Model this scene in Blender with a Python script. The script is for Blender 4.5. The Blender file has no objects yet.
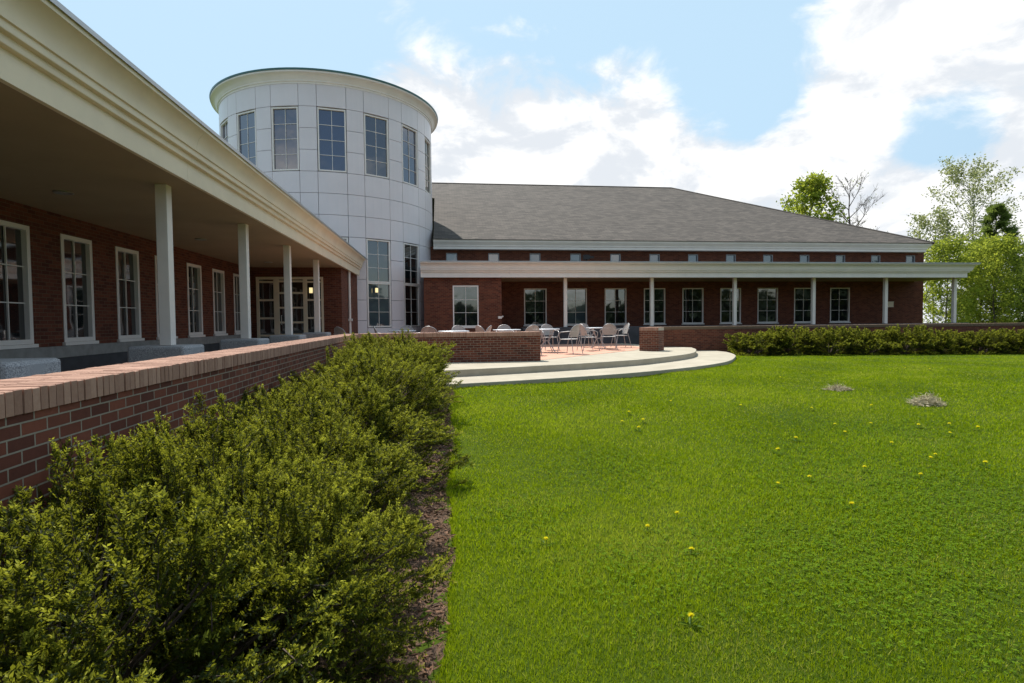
import bpy, math, random
import numpy as np
from mathutils import Vector, Matrix, Euler
R = math.radians
PI = math.pi
SC = bpy.context.scene
COL = SC.collection
rng = np.random.default_rng(7)
random.seed(7)

# ------------------------------------------------------------------ camera
cam = bpy.data.objects.new('camera', bpy.data.cameras.new('camera'))
COL.objects.link(cam)
cam.data.sensor_width = 36.0
cam.data.lens = 560.0 / 1024.0 * 36.0
cam.data.clip_start = 0.05
cam.data.clip_end = 2000
cam.location = (0, 0, 1.0)
cam.rotation_euler = (Matrix.Rotation(R(-7.02), 3, 'Z') @ Matrix.Rotation(R(90 - 2.1), 3, 'X') @ Matrix.Rotation(R(-0.54), 3, 'Z')).to_euler()
SC.camera = cam

# ------------------------------------------------------------------ light
SUN_EL, SUN_AZ = 60.0, -22.0          # azimuth from +Y towards +X
sv = Vector((math.sin(R(SUN_AZ)) * math.cos(R(SUN_EL)), math.cos(R(SUN_AZ)) * math.cos(R(SUN_EL)), math.sin(R(SUN_EL))))
sun = bpy.data.objects.new('sun', bpy.data.lights.new('sun', 'SUN'))
COL.objects.link(sun)
sun.data.energy = 5.0
sun.data.angle = R(0.53)
sun.data.color = (1.0, 0.955, 0.88)
sun.rotation_euler = sv.to_track_quat('Z', 'Y').to_euler()
sun.location = (0, 0, 60)
SC.view_settings.view_transform = 'Standard'
SC.view_settings.look = 'None'
SC.view_settings.exposure = 0.36
SC.view_settings.gamma = 1.0
SC.view_settings.use_curve_mapping = False

world = bpy.data.worlds.new('World')
SC.world = world
world.use_nodes = True


class NT:
    """small helper around a node tree"""
    def __init__(s, nt):
        s.t = nt
        nt.nodes.clear()

    def n(s, kind, **kw):
        nd = s.t.nodes.new(kind)
        for k, v in kw.items():
            setattr(nd, k, v)
        return nd

    def l(s, a, b):
        s.t.links.new(a, b)

    def _in(s, sock, v):
        if hasattr(v, 'is_linked') or isinstance(v, bpy.types.NodeSocket):
            s.l(v, sock)
        else:
            sock.default_value = v

    def math(s, op, a, b=0.0, c=None, clamp=False):
        m = s.n('ShaderNodeMath', operation=op)
        m.use_clamp = clamp
        s._in(m.inputs[0], a)
        s._in(m.inputs[1], b)
        if c is not None:
            s._in(m.inputs[2], c)
        return m.outputs[0]

    def ramp(s, v, a, b, c=0.0, d=1.0, smooth=True):
        m = s.n('ShaderNodeMapRange')
        m.interpolation_type = 'SMOOTHSTEP' if smooth else 'LINEAR'
        s._in(m.inputs['Value'], v)
        m.inputs['From Min'].default_value = a
        m.inputs['From Max'].default_value = b
        m.inputs['To Min'].default_value = c
        m.inputs['To Max'].default_value = d
        return m.outputs['Result']

    def mix(s, f, a, b, mode='MIX'):
        m = s.n('ShaderNodeMix', data_type='RGBA', blend_type=mode)
        s._in(m.inputs['Factor'], f)
        for sock, v in ((m.inputs['A'], a), (m.inputs['B'], b)):
            pass
        A = [i for i in m.inputs if i.name == 'A' and i.type == 'RGBA'][0]
        B = [i for i in m.inputs if i.name == 'B' and i.type == 'RGBA'][0]
        s._in(A, a if isinstance(a, bpy.types.NodeSocket) else (*a[:3], 1))
        s._in(B, b if isinstance(b, bpy.types.NodeSocket) else (*b[:3], 1))
        return [o for o in m.outputs if o.type == 'RGBA'][0]

    def noise(s, vec, scale, detail=4, rough=0.55, dist=0.0, out='Fac'):
        n = s.n('ShaderNodeTexNoise')
        n.inputs['Scale'].default_value = scale
        n.inputs['Detail'].default_value = detail
        n.inputs['Roughness'].default_value = rough
        n.inputs['Distortion'].default_value = dist
        if vec is not None:
            s.l(vec, n.inputs['Vector'])
        return n.outputs[out]


# sky: Nishita blue with cumulus worked into the dome by direction
w = NT(world.node_tree)
sky = w.n('ShaderNodeTexSky', sky_type='NISHITA')
sky.sun_disc = False
sky.sun_elevation = R(SUN_EL)
sky.sun_rotation = R(SUN_AZ)
sky.air_density = 1.0
sky.dust_density = 1.2
sky.ozone_density = 1.0
tc = w.n('ShaderNodeTexCoord')
nrm = w.n('ShaderNodeVectorMath', operation='NORMALIZE')
w.l(tc.outputs['Generated'], nrm.inputs[0])
D = nrm.outputs[0]


def bump(c, rin, rout, wt):
    d = w.n('ShaderNodeVectorMath', operation='DOT_PRODUCT')
    w.l(D, d.inputs[0])
    d.inputs[1].default_value = Vector(c).normalized()
    return w.math('MULTIPLY', w.ramp(d.outputs['Value'], math.cos(R(rout)), math.cos(R(rin))), wt)


BANKS = [((0.03, .945, .28), 2, 14, .86), ((.12, .93, .30), 3, 15, .96), ((.22, .925, .28), 3, 15, .98),
         ((.33, .91, .22), 3, 14, .90), ((.449, .869, .15), 1, 12, .80), ((.56, .80, .19), 1, 10.5, .80),
         ((.604, .754, .22), 0, 9, .68), ((.571, .734, .37), 0, 8, .62), ((.626, .693, .375), 1, 9, .80),
         ((.68, .644, .38), 2, 11, .90), ((.74, .62, .30), 1, 9.5, .78), ((.75, .65, .15), 1, 11, .78),
         ((.65, .745, .12), 1, 11, .78), ((.05, .93, .10), 3, 18, .82), ((.35, .92, .06), 3, 18, .82), ((.70, .70, .05), 3, 16, .78),
         ((-.58, -.77, .32), 2, 14, .5), ((.11, -.95, .17), 1, 10, .5), ((.3, -.5, .8), 5, 24, .42)]
acc = 0.16
for b in BANKS:
    acc = w.math('MAXIMUM', acc, bump(*b))
for c_, ri, ro, wt in (((.45, .82, .38), 2, 8, .3), ((.186, .866, .47), 4, 13, .5), ((.69, .70, .255), 1, 4.5, .5),
                       ((-.39, .83, .40), 5, 22, .35)):
    acc = w.math('SUBTRACT', acc, bump(c_, ri, ro, wt))
mp = w.n('ShaderNodeMapping')
mp.inputs['Scale'].default_value = (1, 1, 1.7)
w.l(D, mp.inputs['Vector'])
n1 = w.noise(mp.outputs[0], 6.0, 10, .60, .3)
n2 = w.noise(mp.outputs[0], 2.6, 5, .5)
dens = w.math('ADD', acc, w.math('MULTIPLY', w.math('SUBTRACT', n1, .5), 1.9))
cover = w.ramp(dens, .17, .62)
mp2 = w.n('ShaderNodeMapping')
mp2.inputs['Location'].default_value = (0.02, -0.01, -0.07)
mp2.inputs['Scale'].default_value = (1, 1, 1.7)
w.l(D, mp2.inputs['Vector'])
n3 = w.noise(mp2.outputs[0], 6.0, 8, .56, .3)
shade = w.ramp(w.math('ADD', w.math('MULTIPLY', w.math('SUBTRACT', n3, n1), 1.5), w.math('MULTIPLY', n2, .5)), .12, .42)
cloudc = w.mix(shade, (.88, .88, .875), (.63, .665, .71))
bg1 = w.n('ShaderNodeBackground')
bg1.inputs['Strength'].default_value = 0.10
sd = w.n('ShaderNodeVectorMath', operation='DOT_PRODUCT')
w.l(D, sd.inputs[0])
sd.inputs[1].default_value = sv
skyc = w.mix(w.ramp(sd.outputs['Value'], -.35, .62, .04, .86), sky.outputs[0], (4.7, 6.6, 8.1))      # haze paling the blue towards the sun
w.l(skyc, bg1.inputs['Color'])
bg2 = w.n('ShaderNodeBackground')
bg2.inputs['Strength'].default_value = 1.0
w.l(cloudc, bg2.inputs['Color'])
mx = w.n('ShaderNodeMixShader')
w.l(cover, mx.inputs[0])
w.l(bg1.outputs[0], mx.inputs[1])
w.l(bg2.outputs[0], mx.inputs[2])
wo = w.n('ShaderNodeOutputWorld')
w.l(mx.outputs[0], wo.inputs['Surface'])

# ------------------------------------------------------------------ materials
M = {}


def mat(name):
    m = bpy.data.materials.new(name)
    m.use_nodes = True
    t = NT(m.node_tree)
    out = t.n('ShaderNodeOutputMaterial')
    p = t.n('ShaderNodeBsdfPrincipled')
    t.l(p.outputs[0], out.inputs['Surface'])
    M[name] = m
    return t, p, out


def uvn(t):
    return t.n('ShaderNodeTexCoord').outputs['UV']


def objn(t):
    return t.n('ShaderNodeTexCoord').outputs['Object']


def bumpnode(t, p, h, strength, dist=0.01):
    b = t.n('ShaderNodeBump')
    b.inputs['Strength'].default_value = strength
    b.inputs['Distance'].default_value = dist
    t.l(h, b.inputs['Height'])
    t.l(b.outputs[0], p.inputs['Normal'])


def plain(name, col, rough=.5, var=.12, scale=3.0, metal=0.0, spec=.5, bump=0.0):
    t, p, o = mat(name)
    v = objn(t)
    n = t.noise(v, scale, 6, .6)
    f = t.ramp(n, .3, .7)
    c = t.mix(f, [x * (1 - var) for x in col], [min(1, x * (1 + var)) for x in col])
    t.l(c, p.inputs['Base Color'])
    p.inputs['Roughness'].default_value = rough
    p.inputs['Metallic'].default_value = metal
    p.inputs['Specular IOR Level'].default_value = spec
    if bump:
        bumpnode(t, p, t.noise(v, scale * 25, 3), bump, .003)
    return M[name]


def brickmat(name, c1, c2, mortar, bw=.213, bh=.0762, ms=.010, off=.5, bump=.6, var=.35):
    t, p, o = mat(name)
    uv = uvn(t)
    b = t.n('ShaderNodeTexBrick')
    b.offset = off
    b.inputs['Scale'].default_value = 1.0
    b.inputs['Brick Width'].default_value = bw
    b.inputs['Row Height'].default_value = bh
    b.inputs['Mortar Size'].default_value = ms * .5
    b.inputs['Mortar Smooth'].default_value = .15
    b.inputs['Bias'].default_value = 0.0
    b.inputs['Color1'].default_value = (*c1, 1)
    b.inputs['Color2'].default_value = (*c2, 1)
    b.inputs['Mortar'].default_value = (*mortar, 1)
    t.l(uv, b.inputs['Vector'])
    n = t.noise(uv, 28, 5, .65)
    n2 = t.noise(uv, .8, 4, .6)
    k = t.math('ADD', t.math('MULTIPLY', n, var), t.math('ADD', t.math('MULTIPLY', n2, var), 1 - var))
    cc = t.n('ShaderNodeCombineColor')
    for i in range(3):
        t.l(k, cc.inputs[i])
    t.l(t.mix(1.0, b.outputs['Color'], cc.outputs[0], 'MULTIPLY'), p.inputs['Base Color'])
    p.inputs['Roughness'].default_value = .85
    p.inputs['Specular IOR Level'].default_value = .25
    h = t.math('ADD', t.math('MULTIPLY', b.outputs['Fac'], -1.0), t.math('MULTIPLY', n, .35))
    bumpnode(t, p, h, bump, .006)
    return M[name]


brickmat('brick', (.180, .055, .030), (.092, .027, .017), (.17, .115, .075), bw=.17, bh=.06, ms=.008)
brickmat('brick_wall', (.200, .062, .036), (.088, .028, .019), (.28, .235, .18), bw=.165, bh=.0585, ms=.009, bump=.9, var=.45)
brickmat('paver', (.60, .33, .235), (.52, .27, .19), (.46, .36, .28), bw=.2, bh=.1, ms=.006, bump=.2, var=.25)
brickmat('shingle', (.118, .100, .085), (.070, .060, .052), (.042, .036, .032), bw=.30, bh=.14, ms=.012, bump=.8, var=.5)
nt_ = M['shingle'].node_tree
T_ = NT.__new__(NT)
T_.t = nt_
pb = [n_ for n_ in nt_.nodes if n_.type == 'BSDF_PRINCIPLED'][0]
src = pb.inputs['Base Color'].links[0].from_socket
mp_ = T_.n('ShaderNodeMapping')
mp_.inputs['Scale'].default_value = (.5, 7, 1)
T_.l(uvn(T_), mp_.inputs['Vector'])
st_ = T_.ramp(T_.noise(mp_.outputs[0], 1.0, 4, .6), .3, .7)
T_.l(T_.mix(1.0, src, T_.mix(st_, (.84, .84, .84), (1.12, 1.11, 1.1)), 'MULTIPLY'), pb.inputs['Base Color'])
# rowlock bricks of the copings: one tint per brick
t, p, o = mat('coping_brick')
at = t.n('ShaderNodeAttribute')
at.attribute_name = 'tint'
n = t.noise(objn(t), 40, 5, .65)
t.l(t.mix(n, t.mix(at.outputs['Fac'], (.22, .10, .065), (.34, .17, .115)), t.mix(at.outputs['Fac'], (.36, .205, .145), (.50, .31, .225))), p.inputs['Base Color'])
p.inputs['Roughness'].default_value = .8
bumpnode(t, p, n, .4, .004)
plain('mortar', (.42, .36, .29), .9, .15, 20, bump=.4)
plain('trim', (.76, .635, .46), .5, .05, 2.0)
plain('trim_white', (.80, .745, .69), .45, .04, 2.0)
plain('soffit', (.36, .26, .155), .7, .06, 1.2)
plain('cladding', (.72, .665, .675), .32, .03, .9, spec=.6)
plain('dark_backing', (.07, .07, .075), .7)
plain('teal_metal', (.07, .16, .17), .4, .1, metal=.3)
plain('edge_metal', (.42, .42, .43), .4, .08, metal=.5)
plain('white_paint', (.80, .73, .66), .45, .04)
plain('roof_membrane', (.16, .16, .16), .8)
plain('stone_band', (.26, .25, .235), .8, .15, 6, bump=.3)
plain('dark_stone', (.045, .046, .052), .7, .25, 4, bump=.2)
plain('clerestory', (.30, .31, .33), .4)
plain('dark_metal', (.03, .03, .033), .4, metal=.6)
plain('lamp_metal', (.45, .43, .38), .35, metal=.8)
plain('chair_metal', (.33, .32, .32), .5, .1, metal=.15)
plain('table_metal', (.60, .62, .66), .4, .08, metal=.35)
plain('bark', (.11, .085, .062), .9, .4, 12, bump=.6)
plain('pale_bark', (.36, .33, .28), .85, .35, 10, bump=.4)
plain('twig', (.07, .048, .034), .85, .3, 15)
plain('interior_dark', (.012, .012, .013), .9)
# granite
t, p, o = mat('granite')
v = objn(t)
vo = t.n('ShaderNodeTexVoronoi')
vo.inputs['Scale'].default_value = 140
t.l(v, vo.inputs['Vector'])
g = t.mix(t.ramp(vo.outputs['Color'], .2, .8), (.20, .20, .21), (.50, .49, .49))
t.l(t.mix(t.ramp(t.noise(v, 4, 5), .35, .7), g, (.33, .33, .34)), p.inputs['Base Color'])
p.inputs['Roughness'].default_value = .7
bumpnode(t, p, t.noise(v, 90, 4), .35, .004)
# concrete
t, p, o = mat('concrete')
v = objn(t)
t.l(t.mix(t.ramp(t.noise(v, 1.6, 7, .65), .35, .7), t.mix(t.noise(v, 60, 3), (.31, .27, .20), (.37, .325, .245)), (.42, .37, .285)), p.inputs['Base Color'])
p.inputs['Roughness'].default_value = .85
bumpnode(t, p, t.noise(v, 70, 4), .3, .003)
# perforated furniture sheet
t, p, o = mat('mesh_metal')
p.inputs['Base Color'].default_value = (.37, .345, .325, 1)
p.inputs['Metallic'].default_value = .0
p.inputs['Roughness'].default_value = .5
uv = uvn(t)
ch = t.n('ShaderNodeTexVoronoi')
ch.inputs['Scale'].default_value = 55
ch.inputs['Randomness'].default_value = 0
t.l(uv, ch.inputs['Vector'])
hole = t.ramp(ch.outputs['Distance'], .26, .30, .0, .0)
hole = t.ramp(ch.outputs['Distance'], .0, .36, .95, 0.0)
tr = t.n('ShaderNodeBsdfTransparent')
ms_ = t.n('ShaderNodeMixShader')
t.l(hole, ms_.inputs[0])
t.l(p.outputs[0], ms_.inputs[1])
t.l(tr.outputs[0], ms_.inputs[2])
t.l(ms_.outputs[0], o.inputs['Surface'])


def glass(name, col, spec=.9, wav=.0016):
    t, p, o = mat(name)
    v = objn(t)
    t.l(t.mix(t.noise(v, 1.3, 3), [c * .7 for c in col], [c * 1.3 for c in col]), p.inputs['Base Color'])
    p.inputs['Roughness'].default_value = .03
    p.inputs['IOR'].default_value = 1.9
    p.inputs['Specular IOR Level'].default_value = spec
    bumpnode(t, p, t.noise(v, 1.1, 2), .25, wav * 10)


glass('glass', (.010, .012, .013))
glass('glass_sky', (.010, .022, .06), .9)  # blue of the reflected sky painted into the pane colour
glass('glass_bluegrey', (.06, .08, .10), .9)  # lighter blue-grey pane colour


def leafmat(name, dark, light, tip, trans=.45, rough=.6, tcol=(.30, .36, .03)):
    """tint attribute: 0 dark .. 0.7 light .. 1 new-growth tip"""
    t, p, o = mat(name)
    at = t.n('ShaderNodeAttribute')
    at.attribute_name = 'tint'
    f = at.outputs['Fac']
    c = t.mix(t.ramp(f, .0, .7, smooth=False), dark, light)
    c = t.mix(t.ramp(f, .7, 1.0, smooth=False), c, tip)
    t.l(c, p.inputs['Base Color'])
    p.inputs['Roughness'].default_value = rough
    p.inputs['Specular IOR Level'].default_value = .12
    tl = t.n('ShaderNodeBsdfTranslucent')
    t.l(t.mix(.55, c, tcol, 'MIX'), tl.inputs['Color'])
    ms = t.n('ShaderNodeMixShader')
    ms.inputs[0].default_value = trans
    t.l(p.outputs[0], ms.inputs[1])
    t.l(tl.outputs[0], ms.inputs[2])
    t.l(ms.outputs[0], o.inputs['Surface'])
    return M[name]


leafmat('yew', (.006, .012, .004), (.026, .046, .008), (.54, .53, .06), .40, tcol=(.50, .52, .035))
leafmat('leaf_bright', (.085, .13, .016), (.20, .26, .03), (.32, .35, .06), .58, tcol=(.56, .60, .07))
leafmat('leaf_pale', (.10, .13, .04), (.20, .23, .08), (.32, .33, .16), .55, tcol=(.50, .52, .22))
leafmat('leaf_mid', (.05, .085, .02), (.11, .16, .04), (.18, .22, .06), .5, tcol=(.34, .42, .08))
leafmat('needle', (.05, .08, .02), (.13, .18, .04), (.16, .20, .05), .5, tcol=(.34, .44, .08))
leafmat('wood_dark', (.012, .020, .012), (.035, .05, .03), (.05, .06, .04), .1)
leafmat('grass_blade', (.044, .106, .003), (.195, .288, .005), (.42, .38, .10), .5, .7, tcol=(.44, .54, .008))
leafmat('clover', (.09, .17, .006), (.14, .235, .008), (.18, .26, .02), .45, .9, tcol=(.25, .42, .01))
leafmat('weed_leaf', (.06, .12, .01), (.1, .18, .02), (.13, .2, .03), .35, .5)
leafmat('petal', (.85, .76, .03), (.85, .76, .03), (.85, .76, .03), .5, tcol=(.95, .90, .05))
plain('stalk', (.12, .2, .05), .6)
plain('straw', (.44, .38, .25), .9, .35, 30)
# lawn ground
t, p, o = mat('lawn')
v = objn(t)
a = t.noise(v, .55, 5, .6)
b = t.noise(v, 9, 6, .65)
c = t.noise(v, 60, 4, .7)
col = t.mix(t.ramp(a, .35, .68), (.050, .085, .006), (.080, .120, .008))
col = t.mix(t.ramp(b, .45, .75, 0, .6), col, (.025, .045, .005))
col = t.mix(t.ramp(c, .5, .8, 0, .55), col, (.075, .075, .02))
t.l(col, p.inputs['Base Color'])
p.inputs['Roughness'].default_value = .9
p.inputs['Specular IOR Level'].default_value = .1
bumpnode(t, p, t.math('ADD', c, t.math('MULTIPLY', b, .6)), .9, .03)
# mulch
t, p, o = mat('mulch')
v = objn(t)
vo = t.n('ShaderNodeTexVoronoi')
vo.inputs['Scale'].default_value = 42
mp_ = t.n('ShaderNodeMapping')
mp_.inputs['Scale'].default_value = (1, .45, 1)
t.l(v, mp_.inputs['Vector'])
t.l(mp_.outputs[0], vo.inputs['Vector'])
col = t.mix(t.ramp(vo.outputs['Color'], .1, .9), (.055, .031, .018), (.15, .083, .045))
t.l(t.mix(t.ramp(t.noise(v, 3, 4), .4, .7), col, (.10, .056, .033)), p.inputs['Base Color'])
p.inputs['Roughness'].default_value = .95
bumpnode(t, p, t.math('ADD', vo.outputs['Distance'], t.noise(v, 50, 4)), 1.0, .03)
plain('mulch_chip', (.16, .085, .047), .95, .5, 14)
t, p, o = mat('lamp_glow')
p.inputs['Base Color'].default_value = (.9, .8, .5, 1)
p.inputs['Emission Color'].default_value = (1.0, .80, .38, 1)
p.inputs['Emission Strength'].default_value = .8


# ------------------------------------------------------------------ mesh helpers
def box_uv(me):
    nl = len(me.loops)
    if nl == 0:
        return
    co = np.empty(len(me.vertices) * 3, 'f')
    me.vertices.foreach_get('co', co)
    co = co.reshape(-1, 3)
    lv = np.empty(nl, 'i')
    me.loops.foreach_get('vertex_index', lv)
    npoly = len(me.polygons)
    nn = np.empty(npoly * 3, 'f')
    me.polygons.foreach_get('normal', nn)
    nn = nn.reshape(-1, 3)
    tot = np.empty(npoly, 'i')
    me.polygons.foreach_get('loop_total', tot)
    pn = np.repeat(nn, tot, axis=0)
    c = co[lv]
    h = np.hypot(pn[:, 0], pn[:, 1])
    flat = h < .35
    hs = np.maximum(h, 1e-6)
    tx, ty = -pn[:, 1] / hs, pn[:, 0] / hs
    u = np.where(flat, c[:, 0], c[:, 0] * tx + c[:, 1] * ty)
    # v runs up the slope
    vv = np.where(flat, c[:, 1], c[:, 2] / np.maximum(h, .35))
    uvl = me.uv_layers.new(name='UVMap')
    uvl.data.foreach_set('uv', np.stack([u, vv], 1).astype('f').ravel())


def link(name, me, m, parent=None, loc=None, rot=None):
    o = bpy.data.objects.new(name, me)
    COL.objects.link(o)
    if m is not None and len(me.materials) == 0:
        me.materials.append(M[m])
    if parent is not None:
        o.parent = parent
    if loc is not None:
        o.location = loc
    if rot is not None:
        o.rotation_euler = (0, 0, rot) if not hasattr(rot, '__len__') else rot
    return o


def tag(o, label=None, cat=None, group=None, kind=None):
    for k, v in (('label', label), ('category', cat), ('group', group), ('kind', kind)):
        if v:
            o[k] = v
    return o


def thing(name, label, cat, loc=(0, 0, 0), rot=0, group=None):
    o = bpy.data.objects.new(name, None)
    o.empty_display_size = .2
    COL.objects.link(o)
    o.location = loc
    o.rotation_euler = (0, 0, rot)
    return tag(o, label, cat, group)


def copy_thing(src, loc, rot, label=None, scale=None):
    r = src.copy()
    COL.objects.link(r)
    r.location = loc
    r.rotation_euler = (0, 0, rot)
    if scale:
        r.scale = scale
    if label:
        r['label'] = label
    for ch in list(src.children):
        c = ch.copy()
        COL.objects.link(c)
        c.parent = r
        for g in ch.children:
            d = g.copy()
            COL.objects.link(d)
            d.parent = c
    return r


class MB:
    def __init__(s):
        s.v = []
        s.f = []

    def add(s, vs, fs):
        n = len(s.v)
        s.v += [tuple(p) for p in vs]
        s.f += [tuple(i + n for i in f) for f in fs]

    def quad(s, a, b, c, d):
        s.add([a, b, c, d], [(0, 1, 2, 3)])

    def box(s, x0, x1, y0, y1, z0, z1):
        s.add([(x0, y0, z0), (x1, y0, z0), (x1, y1, z0), (x0, y1, z0), (x0, y0, z1), (x1, y0, z1), (x1, y1, z1), (x0, y1, z1)],
              [(3, 2, 1, 0), (4, 5, 6, 7), (0, 1, 5, 4), (1, 2, 6, 5), (2, 3, 7, 6), (3, 0, 4, 7)])

    def prism(s, poly, z0, z1):
        n = len(poly)
        vs = [(x, y, z0) for x, y in poly] + [(x, y, z1) for x, y in poly]
        s.add(vs, [tuple(range(n - 1, -1, -1)), tuple(range(n, 2 * n))] + [(i, (i + 1) % n, n + (i + 1) % n, n + i) for i in range(n)])

    def tube(s, pts, rad, n=8, cap=True):
        pts = [Vector(p) for p in pts]
        if not hasattr(rad, '__len__'):
            rad = [rad] * len(pts)
        vs = []
        up = None
        for i, p in enumerate(pts):
            d = (pts[min(i + 1, len(pts) - 1)] - pts[max(i - 1, 0)])
            if d.length < 1e-9:
                d = Vector((0, 0, 1))
            d.normalize()
            if up is None:
                up = Vector((1, 0, 0)) if abs(d.x) < .9 else Vector((0, 1, 0))
            a = d.cross(up)
            if a.length < 1e-5:
                a = d.orthogonal()
            a.normalize()
            b = d.cross(a)
            up = -b if False else up
            for k in range(n):
                q = 2 * PI * k / n
                vs.append(p + (a * math.cos(q) + b * math.sin(q)) * rad[i])
        fs = []
        for i in range(len(pts) - 1):
            for k in range(n):
                fs.append((i * n + k, i * n + (k + 1) % n, (i + 1) * n + (k + 1) % n, (i + 1) * n + k))
        if cap:
            fs.append(tuple(range(n - 1, -1, -1)))
            fs.append(tuple((len(pts) - 1) * n + k for k in range(n)))
        s.add(vs, fs)

    def lathe(s, prof, n=64, c=(0, 0)):
        vs = []
        for r, z in prof:
            for k in range(n):
                q = 2 * PI * k / n
                vs.append((c[0] + r * math.cos(q), c[1] + r * math.sin(q), z))
        fs = []
        for i in range(len(prof) - 1):
            for k in range(n):
                fs.append((i * n + k, i * n + (k + 1) % n, (i + 1) * n + (k + 1) % n, (i + 1) * n + k))
        s.add(vs, fs)

    def sweep(s, prof, path, closed=False):
        """prof: (out, z); outward = right-hand side of the path"""
        P = [Vector((x, y)) for x, y in path]
        n = len(P)
        m = len(prof)
        vs = []
        for i in range(n):
            def nr(a, b):
                d = (b - a).normalized()
                return Vector((d.y, -d.x))
            if closed:
                n0, n1 = nr(P[i - 1], P[i]), nr(P[i], P[(i + 1) % n])
            else:
                n0 = nr(P[i - 1], P[i]) if i else nr(P[0], P[1])
                n1 = nr(P[i], P[i + 1]) if i < n - 1 else n0
            h = (n0 + n1)
            h = h / h.length
            h = h / max(.3, h.dot(n0))
            for o_, z in prof:
                vs.append((P[i].x + h.x * o_, P[i].y + h.y * o_, z))
        fs = []
        for i in range(n if closed else n - 1):
            j = (i + 1) % n
            for k in range(m - 1):
                fs.append((i * m + k, j * m + k, j * m + k + 1, i * m + k + 1))
        if not closed:
            fs.append(tuple(range(m)))
            fs.append(tuple((n - 1) * m + k for k in range(m - 1, -1, -1)))
        s.add(vs, fs)

    def mesh(s, name='mesh', smooth=None):
        me = bpy.data.meshes.new(name)
        me.from_pydata(s.v, [], s.f)
        me.update()
        box_uv(me)
        if smooth is not None:
            me.polygons.foreach_set('use_smooth', [True] * len(me.polygons))
            try:
                me.set_sharp_from_angle(angle=R(smooth))
            except Exception:
                pass
        return me

    def build(s, name, m, parent=None, loc=None, rot=None, smooth=None, bevel=0.0):
        o = link(name, s.mesh(name, smooth), m, parent, loc, rot)
        if bevel:
            b = o.modifiers.new('bevel', 'BEVEL')
            b.width = bevel
            b.segments = 2
            b.limit_method = 'ANGLE'
        return o


def np_mesh(name, verts, faces, tint=None):
    """verts (N,3), faces (M,k) arrays -> mesh with a per-face tint"""
    me = bpy.data.meshes.new(name)
    verts = np.asarray(verts, 'f')
    faces = np.asarray(faces, 'i')
    nf, k = faces.shape
    me.vertices.add(len(verts))
    me.vertices.foreach_set('co', verts.ravel())
    me.loops.add(nf * k)
    me.loops.foreach_set('vertex_index', faces.ravel())
    me.polygons.add(nf)
    me.polygons.foreach_set('loop_start', np.arange(0, nf * k, k, dtype='i'))
    try:
        me.polygons.foreach_set('loop_total', np.full(nf, k, 'i'))
    except Exception:
        pass
    me.update(calc_edges=True)
    me.polygons.foreach_set('use_smooth', [False] * nf)
    if tint is not None:
        a = me.attributes.new('tint', 'FLOAT', 'FACE')
        a.data.foreach_set('value', np.asarray(tint, 'f'))
    return me


def unit(a):
    return a / np.maximum(np.linalg.norm(a, axis=-1, keepdims=True), 1e-9)


def leaf_quads(P, Dv, L, W, roll=None, g=rng):
    """diamond leaves at P pointing along Dv, lengths L, widths W"""
    n = len(P)
    Dv = unit(Dv)
    r = unit(g.normal(size=(n, 3)))
    S = unit(np.cross(Dv, r))
    L = np.broadcast_to(np.asarray(L, float), (n,))[:, None]
    W = np.broadcast_to(np.asarray(W, float), (n,))[:, None]
    N = np.cross(S, Dv)
    a = P
    b = P + Dv * L * .45 + S * W * .5 + N * L * .05
    c = P + Dv * L
    d = P + Dv * L * .45 - S * W * .5 + N * L * .05
    V = np.stack([a, b, c, d], 1).reshape(-1, 3)
    F = np.arange(4 * n).reshape(n, 4)
    return V, F


def wall_sheet(mb, org, u, w_, z0, z1, opens, thick=.3, reveal=.13):
    """front sheet of a wall with holes + reveals + solid back. org (x,y), u (ux,uy) along; outward normal = (uy,-ux)"""
    ux, uy = u
    nx, ny = uy, -ux

    def pt(a, z, d=0):
        return (org[0] + ux * a - nx * d, org[1] + uy * a - ny * d, z)
    us = sorted(set([0, w_] + [v for o_ in opens for v in o_[:2]]))
    zs = sorted(set([z0, z1] + [v for o_ in opens for v in o_[2:]]))
    for i in range(len(us) - 1):
        for j in range(len(zs) - 1):
            cu, cz = (us[i] + us[i + 1]) / 2, (zs[j] + zs[j + 1]) / 2
            if any(o_[0] < cu < o_[1] and o_[2] < cz < o_[3] for o_ in opens):
                continue
            mb.quad(pt(us[i], zs[j]), pt(us[i + 1], zs[j]), pt(us[i + 1], zs[j + 1]), pt(us[i], zs[j + 1]))
    for a, b, c, d in opens:
        mb.quad(pt(a, c), pt(a, d), pt(a, d, reveal), pt(a, c, reveal))
        mb.quad(pt(b, c, reveal), pt(b, d, reveal), pt(b, d), pt(b, c))
        mb.quad(pt(a, c, reveal), pt(b, c, reveal), pt(b, c), pt(a, c))
        mb.quad(pt(a, d), pt(b, d), pt(b, d, reveal), pt(a, d, reveal))
    # back and edges
    mb.quad(pt(w_, z0, thick), pt(0, z0, thick), pt(0, z1, thick), pt(w_, z1, thick))
    mb.quad(pt(0, z0, thick), pt(0, z0), pt(0, z1), pt(0, z1, thick))
    mb.quad(pt(w_, z0), pt(w_, z0, thick), pt(w_, z1, thick), pt(w_, z1))
    mb.quad(pt(0, z1), pt(w_, z1), pt(w_, z1, thick), pt(0, z1, thick))
    mb.quad(pt(0, z0, thick), pt(w_, z0, thick), pt(w_, z0), pt(0, z0))


WIN_CACHE = {}


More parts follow.
